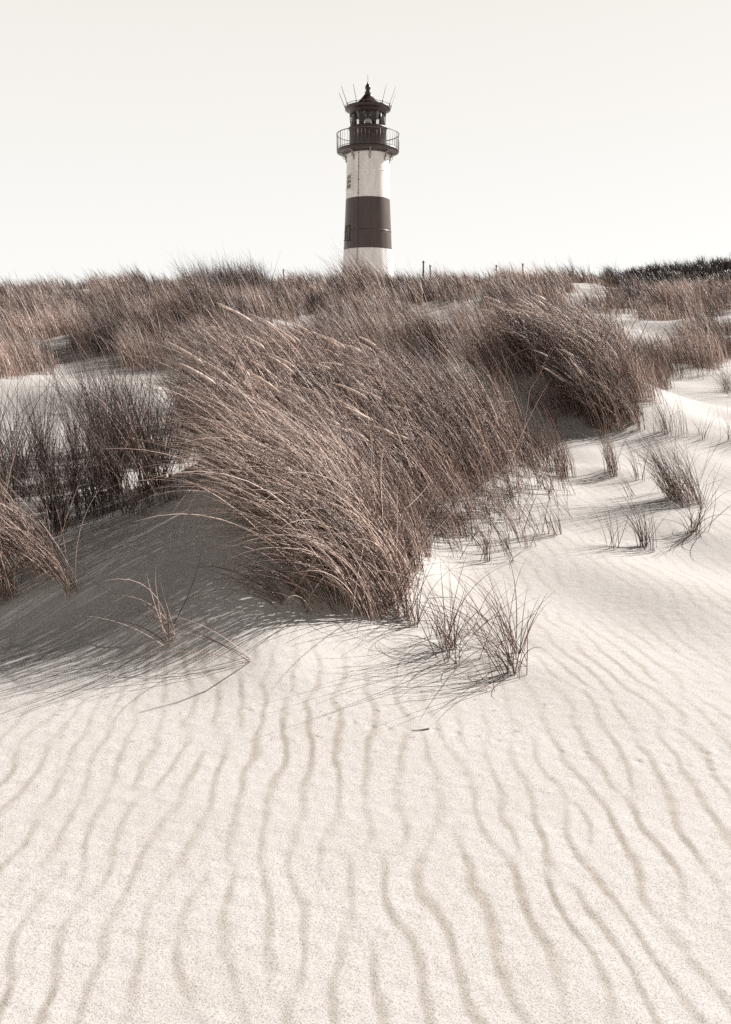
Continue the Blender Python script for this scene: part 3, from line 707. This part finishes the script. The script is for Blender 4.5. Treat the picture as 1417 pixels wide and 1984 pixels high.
def lighthouse():
    from mathutils import Matrix
    root = empty('lighthouse', (LX, LY, LB))
    tag(root, 'round white lighthouse with dark red-brown band and lantern behind the dune crest', 'lighthouse')
    # tower: white, dark band, white
    bm = bmesh.new()
    zb, zt = row_z(485.2) - LB, row_z(387.6) - LB; ztop = row_z(301) - LB
    zs = [-0.8] + list(np.linspace(0, zb, 8)) ; bm_lathe(bm, [(tower_radius(z), z) for z in zs], 72, 0)
    zs = list(np.linspace(zb, zt, 6)); bm_lathe(bm, [(tower_radius(z) + .004, z) for z in zs], 72, 1)
    zs = list(np.linspace(zt, ztop, 6)); bm_lathe(bm, [(tower_radius(z), z) for z in zs], 72, 0)
    tower = bm_obj('tower', bm, [M_WHITE, M_BROWN], root)
    # plate joints, a riveted seam, and a cable with its clips
    bm = bmesh.new()
    for row in (450,): z = row_z(row) - LB; bm_lathe(bm, [(tower_radius(z) + .005, z - .03), (tower_radius(z) + .028, z - .02), (tower_radius(z) + .028, z + .02), (tower_radius(z) + .005, z + .03)], 72)
    bm_obj('plate_joint', bm, M_BROWN, tower)
    bm = bmesh.new()
    for row in (336, 310): z = row_z(row) - LB; bm_lathe(bm, [(tower_radius(z) + .002, z - .03), (tower_radius(z) + .014, z - .02), (tower_radius(z) + .014, z + .02), (tower_radius(z) + .002, z + .03)], 72)
    bm_obj('plate_joint', bm, M_WHITE, tower)
    def on_wall(phi, z, out=0.0):              # phi from the front (-Y), positive to the right
        r = tower_radius(z) + out; return Vector((r * math.sin(phi), -r * math.cos(phi), z))
    bm = bmesh.new(); ph = R(47)
    for z in np.arange(0.5, row_z(455) - LB, 0.16):
        bmesh.ops.create_icosphere(bm, subdivisions=1, radius=0.035, matrix=Matrix.Translation(on_wall(ph, z, .01)))
        bmesh.ops.create_icosphere(bm, subdivisions=1, radius=0.035, matrix=Matrix.Translation(on_wall(ph + .07, z + .08, .01)))
    bm_obj('rivet_seam', bm, M_RAIL, tower)
    bm = bmesh.new(); ph = R(-25); zz = np.linspace(0.2, ztop - .1, 14)
    bm_tube(bm, [on_wall(ph, z, .03) for z in zz], 0.018, 6)
    for z in zz[1:]: bm_box(bm, Matrix.Translation(on_wall(ph, z, .02)) @ Matrix.Rotation(ph, 4, 'Z'), .10, .05, .06)
    bm_obj('cable', bm, M_RAIL, tower)
    # arched windows
    def window(row0, row1, px_off, mats):
        z0, z1 = row_z(row1) - LB, row_z(row0) - LB; zm = (z0 + z1) / 2
        hwid = .26; r = tower_radius(zm); ph = -math.asin(hw(row0, px_off) / r)
        M = Matrix.Translation(on_wall(ph, zm, -.02)) @ Matrix.Rotation(ph, 4, 'Z') @ Matrix.Rotation(R(-2.0), 4, 'X')
        H = z1 - z0; w = hwid
        arch = [(-w, -H / 2), (w, -H / 2)] + [(w * math.cos(a), H / 2 - w + w * math.sin(a)) for a in np.linspace(0, math.pi, 13)]
        def prism(bm, out, y0, y1):
            a = [bm.verts.new(M @ Vector((x, y0, z))) for x, z in out]; b = [bm.verts.new(M @ Vector((x, y1, z))) for x, z in out]
            bm.faces.new(a); bm.faces.new(b[::-1])
            for i in range(len(out)): j = (i + 1) % len(out); bm.faces.new((a[i], a[j], b[j], b[i]))
        bm = bmesh.new()
        n = len(arch)                                         # surround: a thin raised band round the opening
        big = [(x * 1.22, z * 1.10) for x, z in arch]
        ring = []
        for y in (-.08, .1):
            ring.append([bm.verts.new(M @ Vector((x, y, z))) for x, z in arch]); ring.append([bm.verts.new(M @ Vector((x, y, z))) for x, z in big])
        for i in range(n):
            j = (i + 1) % n
            bm.faces.new((ring[0][i], ring[0][j], ring[1][j], ring[1][i])); bm.faces.new((ring[0][i], ring[0][j], ring[2][j], ring[2][i])); bm.faces.new((ring[1][i], ring[1][j], ring[3][j], ring[3][i]))
        bm_box(bm, M @ Matrix.Translation((0, -.055, 0)), .05, .03, H)
        for zz in (-H / 6, H / 6): bm_box(bm, M @ Matrix.Translation((0, -.058, zz)), 2 * w, .03, .045)
        bm_box(bm, M @ Matrix.Translation((0, -.10, -H / 2 - .07)), 2 * w + .2, .16, .06)
        f = bm_obj('window', bm, mats[0], root)
        bm = bmesh.new(); prism(bm, arch, -.045, .06); bm_obj('pane', bm, mats[1], f)
    window(343, 370, 35.0, (M_WHITE, M_PANE)); window(440, 467, 38.6, (M_BROWN, M_BROWN))
    # gallery
    bm = bmesh.new()
    bm_lathe(bm, [pr(301, 40.8), pr(299.5, 42.5), pr(297, 55), pr(296, 60), pr(292.5, 60.5), pr(291.5, 59.5), pr(291.5, 34)], 72)
    gal = bm_obj('gallery', bm, M_METAL, root)
    bm = bmesh.new(); rr = hw(270, 60.2); zf = row_z(291.5) - LB; zr = row_z(261.0) - LB
    ring = lambda r, z, n=72: [(r * math.cos(2 * math.pi * i / n), r * math.sin(2 * math.pi * i / n), z) for i in range(n)]
    bm_tube(bm, ring(rr, zr), .035, 8, True); bm_tube(bm, ring(rr, zf + .08), .022, 6, True)
    for i in range(52):
        a = 2 * math.pi * (i + .3) / 52; p = (rr * math.cos(a), rr * math.sin(a)); th = .03 if i % 6 == 0 else .012
        bm_tube(bm, [(p[0], p[1], zf - .02), (p[0], p[1], zr)], th, 6)
    bm_obj('railing', bm, M_RAIL, gal)
    for i in range(8):
        bm = bmesh.new(); a = R(-90 + 5 + 45 * i); pts = []
        R0, Z0 = hw(294, 56), row_z(296.5) - LB; z1 = row_z(316) - LB; R1 = tower_radius(z1) + .03
        for t in np.linspace(0, 1, 9):
            q = t * math.pi / 2; r = R1 + (R0 - R1) * (1 - math.sin(q)) ; z = z1 + (Z0 - z1) * math.cos(q)
            pts.append((r * math.cos(a), r * math.sin(a), z))
        bm_tube(bm, pts, .055, 8); bm_tube(bm, [((R0 + .05) * math.cos(a), (R0 + .05) * math.sin(a), Z0 - .05), (R1 * math.cos(a), R1 * math.sin(a), Z0 - .09)], .045, 6)
        c = (R1 + .25 * (R0 - R1)); zc = Z0 - .38
        bm_tube(bm, [((c + .13 * math.cos(q)) * math.cos(a), (c + .13 * math.cos(q)) * math.sin(a), zc + .13 * math.sin(q)) for q in np.linspace(0, 6.28, 13)[:-1]], .028, 6, True)
        bm_obj('bracket', bm, M_GREYM, gal)
    # lantern room
    bm = bmesh.new()
    bm_lathe(bm, [pr(291.4, 36.2), pr(252, 35.8), pr(251, 37.8), pr(249, 37.8), pr(248, 35.2), pr(248, 3)], 72)
    lan = bm_obj('lantern_room', bm, M_METAL, root)
    bm = bmesh.new(); z0, z1 = row_z(248.2) - LB, row_z(223) - LB; rg = hw(236, 34.6)
    bm.free(); nb = 8
    for i in range(nb):
        a0 = 2 * math.pi * (i + .5) / nb - math.pi / 2; a1 = a0 + (1 if i % 2 else -1) * math.pi / nb * .9
        bm = bmesh.new(); bm_tube(bm, [(rg * math.cos(a0 + (a1 - a0) * t), rg * math.sin(a0 + (a1 - a0) * t), z0 + (z1 - z0) * t) for t in (0, .25, .5, .75, 1)], .036, 6)
        bm_obj('glazing_bar', bm, M_METAL, lan)
    for i in range(4):
        a = R(-90 + 45 + 90 * i); bm = bmesh.new(); bm_tube(bm, [(rg * math.cos(a), rg * math.sin(a), z0), (rg * math.cos(a), rg * math.sin(a), z1)], .055, 6)
        bm_obj('glazing_bar', bm, M_METAL, lan)
    bm = bmesh.new(); bm_lathe(bm, [(rg - .08, z0), (rg - .08, z1)], 48); bm_obj('lantern_glass', bm, M_GLASS, lan)
    bm = bmesh.new()                                          # the blind landward screens inside the glass
    for a0, a1 in ((56, 76), (104, 126)):
        aa = np.radians(np.linspace(a0, a1, 8)); rin = rg - .2
        v = [[bm.verts.new((r_ * math.cos(a), r_ * math.sin(a), z)) for a in aa] for r_, z in ((rin, z0), (rin, z1), (rin - .05, z1), (rin - .05, z0))]
        for k in range(4):
            for i in range(7): bm.faces.new((v[k][i], v[k][i + 1], v[(k + 1) % 4][i + 1], v[(k + 1) % 4][i]))
    bm_obj('blind_screen', bm, M_METAL, lan)
    bm = bmesh.new(); rz = lambda r: row_z(r) - LB
    bm_lathe(bm, [(.30, rz(248)), (.30, rz(243)), (.22, rz(242)), (.22, rz(240)), (.26, rz(239.5))], 24)
    lamp = bm_obj('lamp', bm, M_METAL, lan)
    bm = bmesh.new(); bm_lathe(bm, [(.02, rz(239.4)), (.20, rz(239.4)), (.27, rz(236.5)), (.27, rz(233)), (.20, rz(230)), (.05, rz(229))], 24); bm_obj('lens', bm, M_LENS, lamp)
    bm = bmesh.new(); bm_lathe(bm, [(.30, rz(229)), (.30, rz(227.5)), (.12, rz(224.5)), (.06, rz(222))], 24); bm_obj('lamp_cap', bm, M_METAL, lamp)
    # roof
    bm = bmesh.new()
    bm_lathe(bm, [pr(223, 1), pr(223, 33.5), pr(223.5, 35.4), pr(217, 35.6), pr(216, 39), pr(213.8, 44.0), pr(210, 44.6), pr(209, 44), pr(207.2, 25), pr(202.5, 24), pr(202, 22.5), pr(199.5, 21.5), pr(198.5, 19.5), pr(190, 12.0), pr(181.5, 5.2), pr(180.8, 6.2), pr(178.8, 6.2), pr(178, 4.0)], 72)
    roof = bm_obj('roof', bm, M_METAL, root)
    bm = bmesh.new()
    bm_lathe(bm, [pr(178.4, 3.6), pr(176.5, 4.6), pr(175.2, 3.4), pr(174, 4.2), pr(171.5, 5.4), pr(168.5, 5.4), pr(165.5, 4.0), pr(162, 1.6), pr(160, .9), pr(158.6, 1.1), pr(157.5, .5), pr(144, .25)], 32, cap_top=True)
    bm_obj('finial', bm, M_METAL, roof)
    bm = bmesh.new(); bm_tube(bm, ring(hw(206, 43.5), row_z(205.5) - LB), .018, 6, True)
    for i in range(16):
        a = 2 * math.pi * (i + .5) / 16; c, s_ = hw(206, 43.5) * math.cos(a), hw(206, 43.5) * math.sin(a); bm_tube(bm, [(c, s_, row_z(209.3) - LB), (c, s_, row_z(205.5) - LB)], .014, 5)
    bm_obj('roof_rail', bm, M_RAIL, roof)
    for d, ln in ((-88, 1.3), (-118, 1.5), (-151, 1.35), (142, 1.4), (112, 1.55), (88, 1.3)):
        bm = bmesh.new(); a = R(90 - d); rb = hw(208, 43.6); zb_ = row_z(210) - LB
        o = Vector((math.cos(a), math.sin(a), 0)); b0 = o * float(rb) + Vector((0, 0, float(zb_))); tl = 0.42
        dr = (o * tl + Vector((0, 0, 1))).normalized()
        bm_tube(bm, [b0, b0 + dr * .25, b0 + dr * .26, b0 + dr * ln], [.05, .045, .030, .020], 6)
        bm_obj('antenna_rod', bm, M_GREYM, roof)
lighthouse()

# ------------------------------------------------------------------ small things
def post(px, row_top, Y, label, r):
    g = np.random.default_rng(int(px)); x = (px - 708.5) / F * Y * 0.985; zt = CAM_Z + Y * math.tan(math.atan((992 - row_top) / F) - R(PITCH)); zg = float(H0(x, Y))
    bm = bmesh.new(); bm_tube(bm, [(0, 0, -.2), (.01, 0, (zt - zg) * .5), (g.normal(0, .02), g.normal(0, .02), zt - zg)], [r, r, r * .8], 7)
    bm_tube(bm, [(-r * 1.6, -r, (zt - zg) * .93), (r * 1.6, -r, (zt - zg) * .94)], r * .35, 5)
    tag(bm_obj('fence_post', bm, M_WOOD, None, (x, Y, zg)), label, 'fence post', 'wooden posts along the crest')
post(553, 521, 47, 'lone thin post on the skyline left of the lighthouse', .035)
post(818.5, 505, 47, 'tallest thin post on the skyline just right of the lighthouse', .05)
post(832.5, 513, 47, 'shorter thin post beside the tallest skyline post', .045)
post(957.5, 513, 47, 'thin post on the skyline, third to the right of the lighthouse', .04)
post(1008, 510, 47, 'thin post on the skyline farthest right of the lighthouse', .04)

def twig(label, pts, r, seed, lift=0.004):
    """a dry stalk lying on the sand, drawn through points on the ground"""
    P = ground_at([p[0] for p in pts], [p[1] for p in pts]); o = P[0].copy()
    for q, p in zip(P, pts): q[2] += lift + (p[2] if len(p) > 2 else 0)
    bm = bmesh.new(); bm_tube(bm, [Vector(q - o) for q in P], list(np.linspace(r, r * .35, len(P))), 6)
    tag(bm_obj('dry_stalk', bm, M_TWIG, None, tuple(o)), label, 'dry stalk', 'dry stalks lying on the sand')
twig('short broken stalk lying flat on the rippled sand below the tufts', [(832, 1413), (818, 1416), (798, 1417)], .0034, 1)
twig('long thin stalk stretched over the sand below the shaded slope', [(487, 1282), (400, 1340), (345, 1362), (270, 1382)], .0022, 3)
